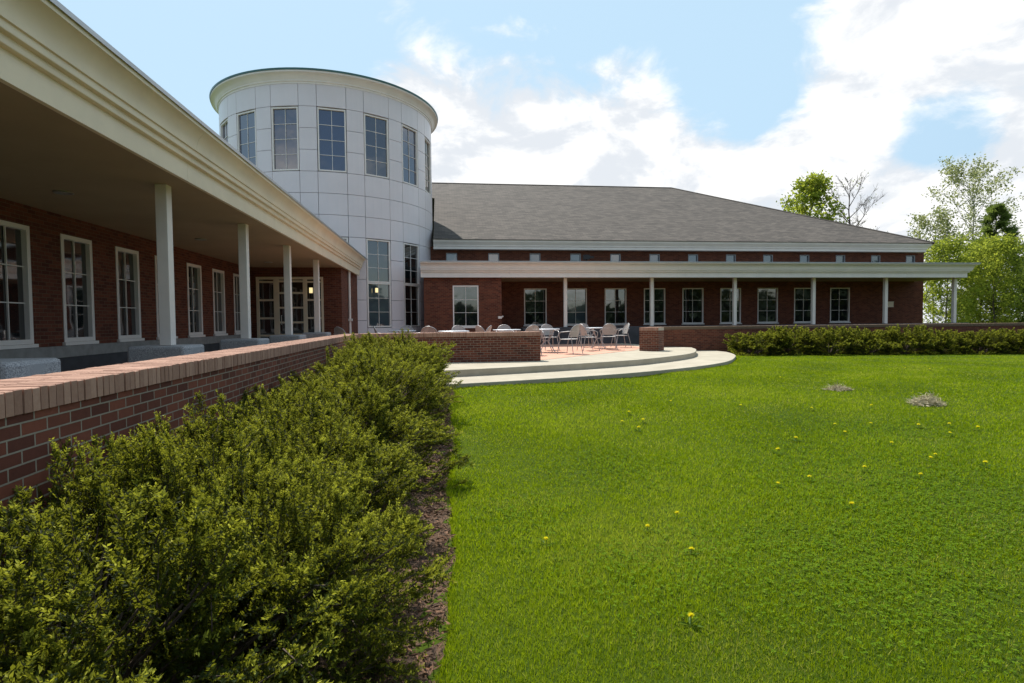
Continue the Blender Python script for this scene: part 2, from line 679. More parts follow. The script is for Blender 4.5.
def window(parent, loc, rot, ww, hh, cols, rows, frame='trim_white', pane='glass', fw=.065, sill=True, name='window', split=None, mw=.016):
    """window whose outside faces local -Y; loc = bottom centre on the wall face. frame > pane, sill"""
    key = (round(ww, 3), round(hh, 3), cols, rows, fw, split, mw)
    if key not in WIN_CACHE:
        f = MB()
        a = ww / 2
        y0, y1 = -.012, .10
        f.box(-a, -a + fw, y0, y1, 0, hh)
        f.box(a - fw, a, y0, y1, 0, hh)
        f.box(-a + fw, a - fw, y0, y1, 0, fw)
        f.box(-a + fw, a - fw, y0, y1, hh - fw, hh)
        iw, ih = ww - 2 * fw, hh - 2 * fw
        for i in range(1, cols):
            x = -iw / 2 + iw * i / cols
            f.box(x - mw / 2, x + mw / 2, .035, .058, fw, hh - fw)
        for j in range(1, rows):
            z = fw + ih * j / rows
            for i in range(cols):
                xa, xb = -iw / 2 + iw * i / cols, -iw / 2 + iw * (i + 1) / cols
                e = mw / 2
                f.box(xa + (e if i else 0), xb - (e if i < cols - 1 else 0), .038, .056, z - mw / 2, z + mw / 2)
        pm = MB()
        pm.box(-a + fw - .002, a - fw + .002, .06, .072, fw - .002, hh - fw + .002)
        sm = MB()
        sm.box(-a - .04, a + .04, -.05, .09, -.055, -.003)
        WIN_CACHE[key] = (f.mesh('window'), pm.mesh('pane'), sm.mesh('sill'))
    fm, pm, sm = WIN_CACHE[key]
    o = link(name, fm, frame, parent, loc, rot)
    if pm.materials and pm.materials[0] != M[pane]:
        pm = pm.copy()
        pm.materials.clear()
    p_ = link('pane', pm, pane, o)
    p_.rotation_euler = (random.uniform(-.006, .006), 0, random.uniform(-.008, .008))
    if sill:
        link('sill', sm, frame, o)
    return o


def crom(pts, n=8):
    out = []
    P = [Vector(p) for p in pts]
    P = [P[0] * 2 - P[1]] + P + [P[-1] * 2 - P[-2]]
    for i in range(1, len(P) - 2):
        for k in range(n):
            t_ = k / n
            a, b, c, d = P[i - 1], P[i], P[i + 1], P[i + 2]
            out.append(tuple(.5 * ((2 * b) + (c - a) * t_ + (2 * a - 5 * b + 4 * c - d) * t_ ** 2 + (3 * b - a - 3 * c + d) * t_ ** 3)))
    out.append(tuple(P[-2]))
    return out


# ------------------------------------------------------------------ ground
def lawn_z(x, y):
    x = np.asarray(x, float)
    y = np.asarray(y, float)
    t_ = np.clip((y - 2) / 8.5, 0, 1)
    t_ = t_ * t_ * (3 - 2 * t_)
    und = .012 * np.sin(x * .9 + 1.3) * np.sin(y * .7) + .008 * np.sin(x * 2.3 + y * 1.7)
    return -.6 + .35 * t_ - .012 * np.clip(x - 9, 0, 40) * t_ + und


def border_x(y):
    y = np.asarray(y, float)
    return -.03 + .18 * np.clip((y - 1.5) / 8, 0, 1.1) + .03 * np.sin(y * 2.1) + .015 * np.sin(y * 7.3)


xs = np.unique(np.concatenate([np.linspace(-70, -4, 20), np.arange(-4, 34, .5), np.linspace(34, 140, 24)]))
ys = np.unique(np.concatenate([np.linspace(-90, -4, 22), np.arange(-4, 24, .5), np.linspace(24, 180, 30)]))
gx, gy = np.meshgrid(xs, ys)
gz = lawn_z(gx, gy)
nx_, ny_ = len(xs), len(ys)
V = np.stack([gx, gy, gz], -1).reshape(-1, 3)
ii = (np.arange(ny_ - 1)[:, None] * nx_ + np.arange(nx_ - 1)[None, :]).ravel()
F = np.stack([ii, ii + 1, ii + nx_ + 1, ii + nx_], 1)
me = np_mesh('lawn', V, F)
me.polygons.foreach_set('use_smooth', [True] * len(me.polygons))
tag(link('lawn', me, 'lawn'), kind='structure')

# mulch bed between the planter wall and the lawn
vs, fs = [], []
yy = np.arange(-2, 11.2, .1)
for y in yy:
    bx = float(border_x(y))
    for k in range(15):
        x = -1.80 + (bx + .0 + 1.80) * k / 14
        edge = max(0, (k - 11) / 3)
        vs.append((x, y, float(lawn_z(x, y)) + .022 + .015 * math.sin(x * 23 + y * 17) - .02 * edge))
for j in range(len(yy) - 1):
    for k in range(14):
        a = j * 15 + k
        fs.append((a, a + 1, a + 16, a + 15))
m_ = MB()
m_.add(vs, fs)
tag(m_.build('mulch_bed', 'mulch', smooth=60), kind='structure')
# loose chips
n = 5200
cy = rng.uniform(1.2, 11, n)
cx = border_x(cy) - np.abs(rng.normal(0, .28, n)) - .01
P = np.stack([cx, cy, lawn_z(cx, cy) + rng.uniform(.015, .05, n)], 1)
dv = rng.normal(size=(n, 3)) * [1, 1, .3]
V, F = leaf_quads(P, dv, rng.uniform(.02, .075, n), rng.uniform(.006, .018, n))
tag(link('mulch_chips', np_mesh('mulch_chips', V, F), 'mulch_chip'), kind='stuff')

# ------------------------------------------------------------------ terrace: slabs, apron and pavers
upper = crom([(-1.95, 11.15), (.17, 11.6), (2.17, 12.3), (3.69, 12.95), (5.24, 13.85), (7.2, 15.65), (8.3, 17.6), (8.75, 18.9)], 8)
u_poly = upper + [(8.45, 19.45), (8.2, 19.56), (7.4, 25.7), (-1.0, 25.7), (-6.1, 19.0), (-6.1, -8), (-2.25, -8), (-2.2, 11.1)]
m_ = MB()
m_.prism(u_poly, -.7, 0)
tag(m_.build('upper_step', 'concrete', bevel=.012), kind='structure')
lower = crom([(-1.9, 9.95), (.15, 10.34), (1.89, 10.87), (3.94, 11.68), (6.03, 12.91), (7.63, 14.32), (8.85, 16.1), (9.45, 17.3), (9.85, 18.5)], 8)
m_ = MB()
m_.prism(lower + [(9.8, 19.4), (8.9, 19.56), (8.6, 19.56)] + [(x - .3, y + .3) for x, y in reversed(upper) if x < 8.4 and y < 19], -.8, -.15)
tag(m_.build('lower_step', 'concrete', bevel=.012), kind='structure')
m_ = MB()
m_.prism([(-2.1, 14.12), (2.38, 14.12), (2.62, 14.15), (6.25, 17.75), (7.2, 19.58), (7.2, 23.1), (2.6, 23.1), (2.6, 22.95), (-1.0, 22.95), (-3.2, 22.3), (-3.2, 19.0), (-3.0, 14.1)], .0025, .006)
tag(m_.build('brick_paving', 'paver'), kind='structure')


# ------------------------------------------------------------------ free-standing brick walls with rowlock coping
def coping(name, parent, path, width, z0, h=.105, side_over=.012, m='coping_brick'):
    """bricks laid on edge across the wall top along a straight run"""
    (x0, y0), (x1, y1) = path
    d = Vector((x1 - x0, y1 - y0))
    L = d.length
    d.normalize()
    nrm_ = Vector((d.y, -d.x))
    k = int(L / .053)
    st = L / k
    V, F, T = [], [], []
    for i in range(k):
        for j, (w0, w1) in enumerate(((-side_over, width * .5 - .004), (width * .5 + .004, width + side_over))):
            a0, a1 = i * st + .0035, (i + 1) * st - .0035
            jz = random.uniform(-.0025, .0025)
            jo = random.uniform(-.003, .003)
            b = .004
            base = len(V)
            ring = []
            for zz, ins in ((z0, 0), (z0 + h - b + jz, 0), (z0 + h + jz, b)):
                for (aa, ww_) in ((a0 + ins, w0 + ins + jo), (a1 - ins, w0 + ins + jo), (a1 - ins, w1 - ins + jo), (a0 + ins, w1 - ins + jo)):
                    q = Vector((x0, y0)) + d * aa - nrm_ * ww_
                    V.append((q.x, q.y, zz))
            for r in range(2):
                for q in range(4):
                    F.append((base + r * 4 + q, base + r * 4 + (q + 1) % 4, base + (r + 1) * 4 + (q + 1) % 4, base + (r + 1) * 4 + q))
                    T.append(0)
            F.append((base + 8, base + 9, base + 10, base + 11))
            T.append(0)
            tv = random.random()
            for q in range(9):
                T[-1 - q] = tv
    o = link(name, np_mesh(name, V, F, T), m, parent)
    m2 = MB()
    pts = [Vector((x0, y0)) + nrm_ * 0 - nrm_ * .004, Vector((x1, y1)) - nrm_ * .004, Vector((x1, y1)) - nrm_ * (width - .004), Vector((x0, y0)) - nrm_ * (width - .004)]
    m2.prism([(q.x, q.y) for q in pts][::-1], z0 + .002, z0 + h - .009)
    m2.build('mortar_bed', 'mortar', o)
    return o


WT = .73
pw = thing('planter_wall', 'long red brick garden wall with brick coping beside the yew shrubs, turning along the terrace', 'wall', (0, 0, 0))
m_ = MB()
A, B, Cc = (-1.70, -2.0), (-2.0, 13.70), (2.40, 13.70)
# outline of the L
m_.prism([A, B, Cc, (2.40, 14.09), (-2.39, 14.09), (-2.09, -2.0)][::-1], -.95, WT - .105)
m_.build('wall', 'brick_wall', pw)
coping('coping', pw, (A, (-2.0, 13.69)), .39, WT - .105)
coping('coping', pw, ((-1.99, 13.70), Cc), .39, WT - .105)
# end pier
a = math.atan2(-.65, .35)
pier = thing('brick_pier', 'short square brick pier standing at the end of the terrace step', 'pier', (6.70, 17.42, 0), R(-38))
m_ = MB()
m_.box(-.31, .31, -.31, .31, 0.0, .655)
m_.build('shaft', 'brick_wall', pier)
coping('coping', pier, ((-.31, -.31), (.31, -.31)), .62, .655, .1)
fw_ = thing('low_wall', 'long low brick wall behind the row of yews, running on past the portico', 'wall', (0, 0, 0))
m_ = MB()
m_.box(7.55, 34, 19.6, 19.98, -1.2, .63)
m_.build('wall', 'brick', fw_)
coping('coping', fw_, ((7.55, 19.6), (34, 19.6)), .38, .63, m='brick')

# ------------------------------------------------------------------ office wing (left)
ENT = [(-.55, 2.86), (-.05, 2.86), (-.05, 2.79), (0, 2.79), (0, 3.02), (.045, 3.025), (.05, 3.03), (.05, 3.095), (.09, 3.10), (.095, 3.105), (.095, 3.165), (.115, 3.17),
       (.117, 3.21), (.125, 3.26), (.14, 3.305), (.165, 3.345), (.20, 3.38), (.225, 3.395), (.235, 3.40), (.235, 3.45), (.19, 3.455), (-.55, 3.455)]
EDGE = [(-.4, 3.457), (.245, 3.457), (.248, 3.44), (.256, 3.44), (.256, 3.485), (-.4, 3.485)]
HENT = [(o_ * 1.3 if o_ > 0 else o_, 2.79 + (z - 2.79) * .92) for o_, z in ENT]
HEDGE = [(o_ * 1.3 if o_ > 0 else o_, 2.79 + (z - 2.79) * .92) for o_, z in EDGE]
wing = thing('office_wing', 'single storey brick wing with a deep white columned porch along the left', 'building', (0, 0, 0))
WX = -6.2
WIN_L = [(-1.6, .80), (-.05, .8), (1.5, .8), (3.05, .8), (5.85, .8), (7.40, .8), (8.95, .82), (10.47, .82), (12.02, .82), (13.50, .82), (15.03, .84), (16.57, .84), (18.1, .8)]
m_ = MB()
y0w = -8.0
ops = [(y - .41 - y0w, y + .41 - y0w, .72, 2.50) for y, _ in WIN_L]
wall_sheet(m_, (WX, y0w), (0, 1), 19.06 - y0w, 0.0, 2.9, ops, .3)
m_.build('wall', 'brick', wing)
for i, (y, ww) in enumerate(WIN_L):
    window(wing, (WX, y, .72), R(90), .82, 1.78, 2, 3, 'trim_white', 'glass', .07, True)
m_ = MB()
m_.box(WX - .02, WX + .055, y0w, 19.0, .47, .66)
m_.build('water_table', 'stone_band', wing, bevel=.008)
m_ = MB()
m_.box(WX - .02, WX + .035, y0w, 19.0, 0.003, .469)
m_.build('base_course', 'dark_stone', wing)
# door wall at the far end of the porch
m_ = MB()
wall_sheet(m_, (WX, 19.06), (1, 0), 2.896, 0.0, 2.9, [(.22, 2.32, .02, 2.5)], .3)
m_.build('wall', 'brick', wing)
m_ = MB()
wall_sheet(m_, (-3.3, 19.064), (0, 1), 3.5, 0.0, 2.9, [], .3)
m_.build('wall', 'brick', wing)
# door with sidelights
m_ = MB()
W0, W1 = -5.98, -3.88
yf0, yf1 = 19.03, 19.15
for xa, xb in ((W0, W0 + .08), (W0 + .54, W0 + .70), (W0 + 1.46, W0 + 1.58), (W1 - .07, W1)):
    m_.box(xa, xb, yf0, yf1, .02, 2.42)
m_.box(W0, W1, yf0 - .004, yf1, 2.42, 2.5)
for xa, xb, zs_ in ((W0 + .08, W0 + .54, (.1, .6, 1.16, 1.75, 2.34)), (W0 + 1.58, W1 - .07, (.1, .6, 1.16, 1.75, 2.34)), (W0 + .70, W0 + 1.46, (.12, .62, 1.02, 1.5, 1.98, 2.36))):
    for z in zs_:
        m_.box(xa, xb, yf0 + .02, yf1 - .02, z - .03, z + .03)
dr = m_.build('entrance_door', 'trim', wing)
m_ = MB()
for xa, xb in ((W0 + .08, W0 + .54), (W0 + .70, W0 + 1.46), (W0 + 1.58, W1 - .07)):
    m_.box(xa, xb, yf0 + .06, yf0 + .07, .02, 2.42)
m_.build('pane', 'glass', dr)
m_ = MB()
m_.tube([(W0 + .78, yf0 + .02, .95), (W0 + .78, yf0 - .04, .95), (W0 + .78, yf0 - .04, 1.25), (W0 + .78, yf0 + .02, 1.25)], .012, 6)
m_.build('handle', 'lamp_metal', dr)
# entablature, soffit, roof
m_ = MB()
for k in range(8):
    m_.sweep(ENT, [(-3.15, -7.1 + 3.66 * k + .002), (-3.15, min(22.7, -7.1 + 3.66 * (k + 1) - .002))])
m_.build('entablature', 'trim', wing, smooth=25)
m_ = MB()
for k in range(10):
    m_.sweep(EDGE, [(-3.15, -7.9 + 3.05 * k + .002), (-3.15, min(22.6, -7.9 + 3.05 * (k + 1) - .002))])
m_.build('drip_edge', 'edge_metal', wing)
m_ = MB()
m_.box(WX, -3.19, -8, 22.0, 2.81, 2.857)
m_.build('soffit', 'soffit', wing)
m_ = MB()
m_.box(-14, -3.7, -8, 22.0, 3.36, 3.47)
m_.build('roof', 'roof_membrane', wing)
m_ = MB()
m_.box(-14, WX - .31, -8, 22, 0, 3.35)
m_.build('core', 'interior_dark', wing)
# columns with granite plinths
for y in (-.97, 1.98, 4.93, 7.88, 10.83, 13.74, 16.77):
    m_ = MB()
    m_.box(-.072, .072, -.072, .072, .722, 2.812)
    m_.build('column', 'white_paint', wing, (-3.6, y - (.2 if y == 4.93 else 0), 0), bevel=.008)
    m_ = MB()
    m_.box(-.36, .33, -.32, .32, .004, .72)
    m_.build('plinth', 'granite', wing, (-3.62, y + .06, 0), bevel=.035)
# downlights
for y in (4.0, 8.38, 12.74, 17.4):
    m_ = MB()
    m_.lathe([(.001, 2.802), (.075, 2.802), (.105, 2.792), (.115, 2.794), (.115, 2.815)], 20, (-5.1, y))
    dl = m_.build('downlight', 'lamp_metal', wing)
m_ = MB()
m_.tube([(-3.245, 20.3, 2.82), (-3.245, 20.3, .12), (-3.2, 20.3, .05)], .042, 8)
m_.box(-3.29, -3.16, 20.22, 20.38, 1.05, 1.13)
m_.build('downspout', 'white_paint', wing)


def lantern(parent, loc):
    m2 = MB()
    m2.box(-.07, .07, -.02, .02, -.14, .14)
    m2.box(-.09, .09, -.14, .02, .14, .16)
    m2.box(-.09, .09, -.14, .02, -.16, -.14)
    m2.v = [(a_ * .62, b_ * .62, c_ * .62) for a_, b_, c_ in m2.v]
    o = m2.build('wall_lantern', 'lamp_metal', parent, loc)
    m2 = MB()
    m2.box(-.046, .046, -.08, -.014, -.084, .084)
    m2.build('lamp_glass', 'lamp_glow', o)
    return o


lantern(wing, (-4.26, 19.05, 2.06))

# ------------------------------------------------------------------ round tower
TC = (-4.96, 26.74)
TR = 4.54
tower = thing('round_tower', 'tall round tower clad in pale grey panels with a white cornice', 'tower', (TC[0], TC[1], 0))
WA = [-77, -55, -33, -11, 11, 33, 55, 77, 99, 121, 143, 165, 187, 209, 231, 253]
# angular breaks: window panel 13.6 deg wide, pilaster between
cell = []
for c_ in WA:
    cell.append((c_ - 6.8, c_ + 6.8, True, c_))
nxt = WA[1:] + [WA[0] + 360]
for c_, d_ in zip(WA, nxt):
    a0, a1 = c_ + 6.8, d_ - 6.8
    if a1 - a0 > 12:
        mid_ = (a0 + a1) / 2
        cell += [(a0, mid_, False, None), (mid_, a1, False, None)]
    else:
        cell.append((a0, a1, False, None))
Z = [-.1, .26, 1.07, 1.88, 2.69, 3.50, 4.31, 5.13, 5.94, 6.75, 7.56, 8.37, 9.18, 10.03]
LOWW = {33, 55, 11}


def tp(a, r, z):
    q = R(a)
    return (r * math.sin(q), -r * math.cos(q), z)


m_ = MB()
for a0, a1, isw, c_ in cell:
    spans = list(zip(Z[:-1], Z[1:]))
    if isw:
        blocked = [(6.77, 9.16)]
        if c_ in LOWW:
            blocked.append((.78, 4.30))
        new = []
        for z0, z1 in spans:
            segs = [(z0, z1)]
            for b0, b1 in blocked:
                s2 = []
                for s0, s1 in segs:
                    if b1 <= s0 or b0 >= s1:
                        s2.append((s0, s1))
                    else:
                        if s0 < b0:
                            s2.append((s0, b0))
                        if s1 > b1:
                            s2.append((b1, s1))
                segs = s2
            new += [s_ for s_ in segs if s_[1] - s_[0] > .03]
        spans = new
    g_ = math.degrees(.008 / TR)
    for z0, z1 in spans:
        aa = [a0 + g_ + (a1 - a0 - 2 * g_) * k / 3 for k in range(4)]
        za, zb = z0 + .008, z1 - .008
        for k in range(3):
            p0, p1 = aa[k], aa[k + 1]
            m_.quad(tp(p0, TR, za), tp(p1, TR, za), tp(p1, TR, zb), tp(p0, TR, zb))
            m_.quad(tp(p0, TR, zb), tp(p1, TR, zb), tp(p1, TR - .13, zb), tp(p0, TR - .13, zb))
            m_.quad(tp(p0, TR - .13, za), tp(p1, TR - .13, za), tp(p1, TR, za), tp(p0, TR, za))
        m_.quad(tp(aa[0], TR - .13, za), tp(aa[0], TR, za), tp(aa[0], TR, zb), tp(aa[0], TR - .13, zb))
        m_.quad(tp(aa[3], TR, za), tp(aa[3], TR - .13, za), tp(aa[3], TR - .13, zb), tp(aa[3], TR, zb))
m_.build('cladding', 'cladding', tower)
m_ = MB()
m_.lathe([(TR - .03, -.1), (TR - .03, .76), (TR - .12, .765), (TR - .12, 10.02)], 96)
m_.build('core', 'dark_backing', tower)
m_ = MB()
m_.lathe([(TR - .1, 10.0), (TR + .02, 10.0), (TR + .02, 10.06), (TR + .06, 10.08), (TR + .06, 10.13), (TR + .08, 10.15), (TR + .10, 10.21), (TR + .15, 10.27), (TR + .22, 10.31),
          (TR + .28, 10.325), (TR + .30, 10.33), (TR + .30, 10.39), (TR + .2, 10.395)], 96)
m_.build('cornice', 'trim_white', tower, smooth=30)
m_ = MB()
m_.lathe([(TR + .2, 10.397), (TR + .31, 10.397), (TR + .32, 10.385), (TR + .335, 10.45), (TR + .1, 10.47), (.01, 10.6)], 96)
m_.build('roof', 'teal_metal', tower, smooth=30)
paned = {-55: 'glass_sky', -33: 'glass_sky', -11: 'glass_sky', 11: 'glass_sky', 33: 'glass', 55: 'glass_sky', 77: 'glass'}
CH = TR * math.cos(R(6.5)) - .02
for c_ in WA:
    if c_ > 180 and c_ < 240:
        continue
    q = R(c_)
    window(tower, (CH * math.sin(q), -CH * math.cos(q), 6.78), q, 1.03, 2.37, 2, 4, 'trim_white', paned.get(c_, 'glass'), .05, False)
    if c_ in LOWW:
        window(tower, (CH * math.sin(q), -CH * math.cos(q), 2.58), q, 1.03, 1.71, 2, 3, 'trim_white', 'glass', .055, False)
        window(tower, (CH * math.sin(q), -CH * math.cos(q), .80), q, 1.03, 1.775, 2, 3, 'trim_white', 'glass_bluegrey' if c_ == 33 else 'glass', .055, False)
q = R(31)
lantern(tower, ((TR + .01) * math.sin(q), -(TR + .01) * math.cos(q), 2.27)).rotation_euler = (0, 0, q)

# ------------------------------------------------------------------ main hall
hall = thing('main_hall', 'long brick hall with a grey hipped shingle roof and a white columned portico', 'building', (0, 0, 0))
HY, HX0, HX1 = 25.8, -.5, 24.3
BW = [4.29, 6.215, 8.14, 10.065, 11.99, 13.915, 15.84, 17.765, 19.69]
SW = [.44 + 1.925 * k for k in range(13)]
m_ = MB()
ops = [(x - .53 - HX0, x + .53 - HX0, .80, 2.50) for x in BW] + [(x - .25 - HX0, x + .25 - HX0, 3.60, 4.12) for x in SW]
wall_sheet(m_, (HX0, HY), (1, 0), HX1 - HX0 - .004, -.6, 4.4, ops, .3)
wall_sheet(m_, (HX1, HY + .003), (0, 1), 18.5, -1.2, 4.4, [], .3)
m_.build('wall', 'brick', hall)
PT = ['glass', 'glass_bluegrey', 'glass', 'glass', 'glass', 'glass', 'glass', 'glass', 'glass']
for x, pn in zip(BW, PT):
    window(hall, (x, HY, .80), 0, 1.06, 1.70, 2, 3, 'trim_white', pn, .048, True)
for x in SW:
    window(hall, (x, HY, 3.60), 0, .50, .52, 1, 1, 'clerestory', 'glass_bluegrey', .035, False, name='clerestory_window')
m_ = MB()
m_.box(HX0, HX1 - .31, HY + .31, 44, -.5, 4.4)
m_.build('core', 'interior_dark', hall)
# vestibule block beside the tower
m_ = MB()
wall_sheet(m_, (-.746, 23.1), (1, 0), 3.172, 0, 2.9, [(1.17, 2.22, .78, 2.47)], .3)
wall_sheet(m_, (2.43, 23.103), (0, 1), 2.69, 0, 2.9, [], .3)
wall_sheet(m_, (-.75, 25.79), (0, -1), 2.687, 0, 2.9, [], .3)
m_.build('wall', 'brick', hall)
window(hall, (.945, 23.1, .78), 0, 1.05, 1.69, 2, 3, 'trim_white', 'glass', .05, True)
# portico
m_ = MB()
for k in range(6):
    m_.sweep(HENT, [(-.86 + 3.6 * k + (.002 if k else 0), 22.92), (-.86 + 3.6 * (k + 1) - .002, 22.92)])
m_.sweep(HENT, [(-.86 + 21.6 + .002, 22.92), (23.8, 22.92), (23.8, 25.78)])
m_.build('portico_entablature', 'trim_white', hall, smooth=25)
m_ = MB()
m_.sweep(HEDGE, [(-.86, 22.92), (23.8, 22.92), (23.8, 25.78)])
m_.build('drip_edge', 'edge_metal', hall)
m_ = MB()
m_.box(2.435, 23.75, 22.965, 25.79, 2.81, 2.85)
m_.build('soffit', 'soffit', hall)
m_ = MB()
m_.prism([(0, 0)] * 0 + [(-.7, 23.3), (23.7, 23.3), (23.7, 25.79), (-.7, 25.79)], 3.32, 3.405)
m_.build('portico_roof', 'roof_membrane', hall)
for x in (5.19, 9.02, 12.83, 16.59, 20.16, 23.68):
    m_ = MB()
    m_.box(-.072, .072, -.072, .072, .722, 2.812)
    m_.build('column', 'white_paint', hall, (x, 23.45, 0), bevel=.008)
m_ = MB()
m_.box(3.3, 24.2, 23.13, 23.77, -.5, .72)
m_.build('plinth_wall', 'dark_stone', hall, bevel=.03)  # granite bench; the porch shadow on it is put into its near-black colour
# cornice at the eaves and hipped roof
EAV = [(-.62, 4.26), (-.5, 4.26), (-.15, 4.25), (-.15, 4.36), (-.13, 4.38), (-.10, 4.385), (-.10, 4.43), (-.05, 4.47), (0.0, 4.54), (.03, 4.56), (.03, 4.64), (-.62, 4.66)]
m_ = MB()
m_.sweep(EAV, [(-.37, 25.2), (24.15, 25.2), (24.15, 45)])
m_.build('eave_cornice', 'trim_white', hall, smooth=25)
m_ = MB()
ex0, ex1, ey0, ey1, ez = -14.68, 24.23, 25.12, 44.3, 4.66
hd = (ey1 - ey0) / 2
rz = 9.42
a, b, c, d = (ex0, ey0, ez), (ex1, ey0, ez), (ex1, ey1, ez), (ex0, ey1, ez)
r0, r1 = (ex0 + hd, ey0 + hd, rz), (ex1 - hd, ey0 + hd, rz)
yk = 31.5
zk = ez + (yk - ey0) / hd * (rz - ez)
m_.add([(-.36, ey0, ez), b, r1, r0, (ex0 + yk - ey0, yk, zk), (-.36, yk, zk)], [(0, 1, 2, 3, 4, 5)])
m_.quad(c, d, r0, r1)
m_.add([b, c, r1], [(0, 1, 2)])
m_.add([d, (ex0 + yk - ey0, yk, zk), r0], [(0, 1, 2)])
a = (-.36, ey0, ez)
for p_, q_ in ((a, b), (b, c), (c, d)):
    m_.quad((p_[0], p_[1], p_[2] - .03), (q_[0], q_[1], q_[2] - .03), q_, p_)
m_.build('roof', 'shingle', hall)
m_ = MB()
for p_, q_ in ((r0, r1), (b, r1), (c, r1), (d, r0)):
    m_.tube([(p_[0], p_[1], p_[2] - .02), (q_[0], q_[1], q_[2] - .02)], .07, 6)
m_.build('ridge_cap', 'shingle', hall)
# small things on the hall
m_ = MB()
m_.box(-.14, .14, -.12, .1, -.04, .16)
m_.tube([(0, 0, -.04), (0, 0, -.30)], .03, 6)
m_.box(.12, .34, -.04, .06, .02, .10)
fl = m_.build('floodlight', 'dark_metal', None, (6.42, 24.6, 3.765))
tag(fl, 'small black floodlight on the portico roof before the clerestory windows', 'floodlight')
m_ = MB()
m_.box(-.13, .02, -.08, 0, -.05, .05)
m_.tube([(0, -.03, 0), (.08, -.07, .05)], .03, 6)
tag(m_.build('wall_spotlight', 'white_paint', None, (2.4, 23.09, 1.15)), 'small white fixture on the corner of the brick vestibule', 'light')
m_ = MB()
m_.box(-.17, .17, -.02, 0, -.13, .13)
m_.box(-.19, .19, -.025, -.018, .12, .14)
m_.box(-.19, .19, -.025, -.018, -.14, -.12)
tag(m_.build('wall_plaque', 'trim', None, (22.45, 25.79, 1.66)), 'small pale plaque on the brick wall near the last columns', 'plaque')


# ------------------------------------------------------------------ yew shrubs
def yew_mesh(seed, n_branch=420, per=13, rx=.95, ry=.9, h=1.0, scale=1.0, lead_p=.10):
    """branches reach out of a lumpy dome; each carries a flat fan of needled shoots"""
    g = np.random.default_rng(seed)
    th = g.uniform(0, 2 * PI, n_branch)
    cz = g.uniform(-.3, 1, n_branch)
    rad = np.sqrt(np.clip(1 - cz ** 2, 0, 1))
    dr_ = np.stack([rad * np.cos(th), rad * np.sin(th), cz], 1)
    k = g.normal(size=(12, 3))
    ph = g.uniform(0, 6, 12)
    lump = np.sum(np.sin(dr_ @ (k.T * 3.6) + ph), 1) / 12
    depth = np.clip(1 - np.abs(g.normal(0, .17, n_branch)), .45, 1.0)
    r = (1 + .80 * lump) * depth
    sup = np.sign(dr_) * np.abs(dr_) ** .72
    E_ = sup * [rx * .93, ry * .93, h * .86] * r[:, None]
    E_[:, 2] = E_[:, 2] * .86 + .20
    bd = unit(dr_ * [1, 1, .8] + [0, 0, .30] + g.normal(0, .30, (n_branch, 3)))
    lead = (g.random(n_branch) < lead_p) & (depth > .8)
    bl = np.where(lead, g.uniform(.30, .46, n_branch), g.uniform(.16, .28, n_branch)) * (.85 + .15 * scale)
    fan = unit(np.cross(bd, unit(g.normal(0, .5, (n_branch, 3)) + [0, 0, 1.0])))     # sideways in the fan plane
    n = n_branch * per
    bi = np.repeat(np.arange(n_branch), per)
    s_ = np.tile((np.arange(per) + .5) / per, n_branch) + g.uniform(-.03, .03, n)
    sg = np.where(np.arange(n) % 2, 1., -1.)
    P = E_[bi] + bd[bi] * ((s_ - .75) * bl[bi])[:, None] + np.stack([0 * s_, 0 * s_, -.05 * (s_ - .4) ** 2], 1)
    ang = (1 - s_) * 1.0 + .12
    out = unit(bd[bi] * np.cos(ang)[:, None] + fan[bi] * (sg * np.sin(ang))[:, None] + g.normal(0, .16, (n, 3)) + [0, 0, .12])
    L = g.uniform(.05, .12, n) * (1.15 - .5 * s_) * np.where(lead[bi], .8, 1.0) * (.75 + .25 * scale)
    NPS = 18
    q = np.broadcast_to((np.arange(NPS) + .5) / NPS, (n, NPS)) + g.uniform(-.02, .02, (n, NPS))
    side = unit(np.cross(out, g.normal(0, .4, (n, 3)) + [0, 0, 1.0]))
    nrm2 = np.cross(side, out)
    pos = P[:, None] + out[:, None] * (q * L[:, None])[:, :, None]
    sgn = np.where(np.arange(NPS) % 2, 1., -1.)[None, :, None]
    nd = side[:, None] * sgn + out[:, None] * .7 + nrm2[:, None] * g.normal(.15, .45, (n, NPS, 1))
    nl = g.uniform(.017, .028, (n, NPS)) * scale * (1 - .3 * q)
    V, F = leaf_quads(pos.reshape(-1, 3), nd.reshape(-1, 3), nl.ravel(), (nl * .40).ravel() + .001, g=g)
    bt = np.clip(.34 - .5 * (1 - depth) + g.normal(0, .17, n_branch), .02, .66)  # inner branches tinted darker: shade of the hollows put into the leaf colour
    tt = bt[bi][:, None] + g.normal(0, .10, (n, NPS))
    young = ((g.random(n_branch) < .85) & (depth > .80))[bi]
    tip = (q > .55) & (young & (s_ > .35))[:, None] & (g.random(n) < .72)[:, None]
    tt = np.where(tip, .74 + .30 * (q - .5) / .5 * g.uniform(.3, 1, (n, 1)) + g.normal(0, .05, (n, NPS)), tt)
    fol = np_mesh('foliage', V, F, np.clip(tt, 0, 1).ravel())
    mb = MB()
    for i in range(n_branch):
        e = Vector(E_[i])
        tipp = e + Vector(bd[i]) * bl[i] * .2
        if i % 4 == 0 and e.z > .3:
            mid = Vector((e.x * .45, e.y * .45, e.z * .55))
            mb.tube([(e.x * .08, e.y * .08, 0), mid, e - Vector(bd[i]) * bl[i] * .6], [.014, .008, .004], 4, False)
        mb.tube([e - Vector(bd[i]) * bl[i] * .7, tipp], [.0035, .0012], 3, False)
    return fol, mb.mesh('stems')


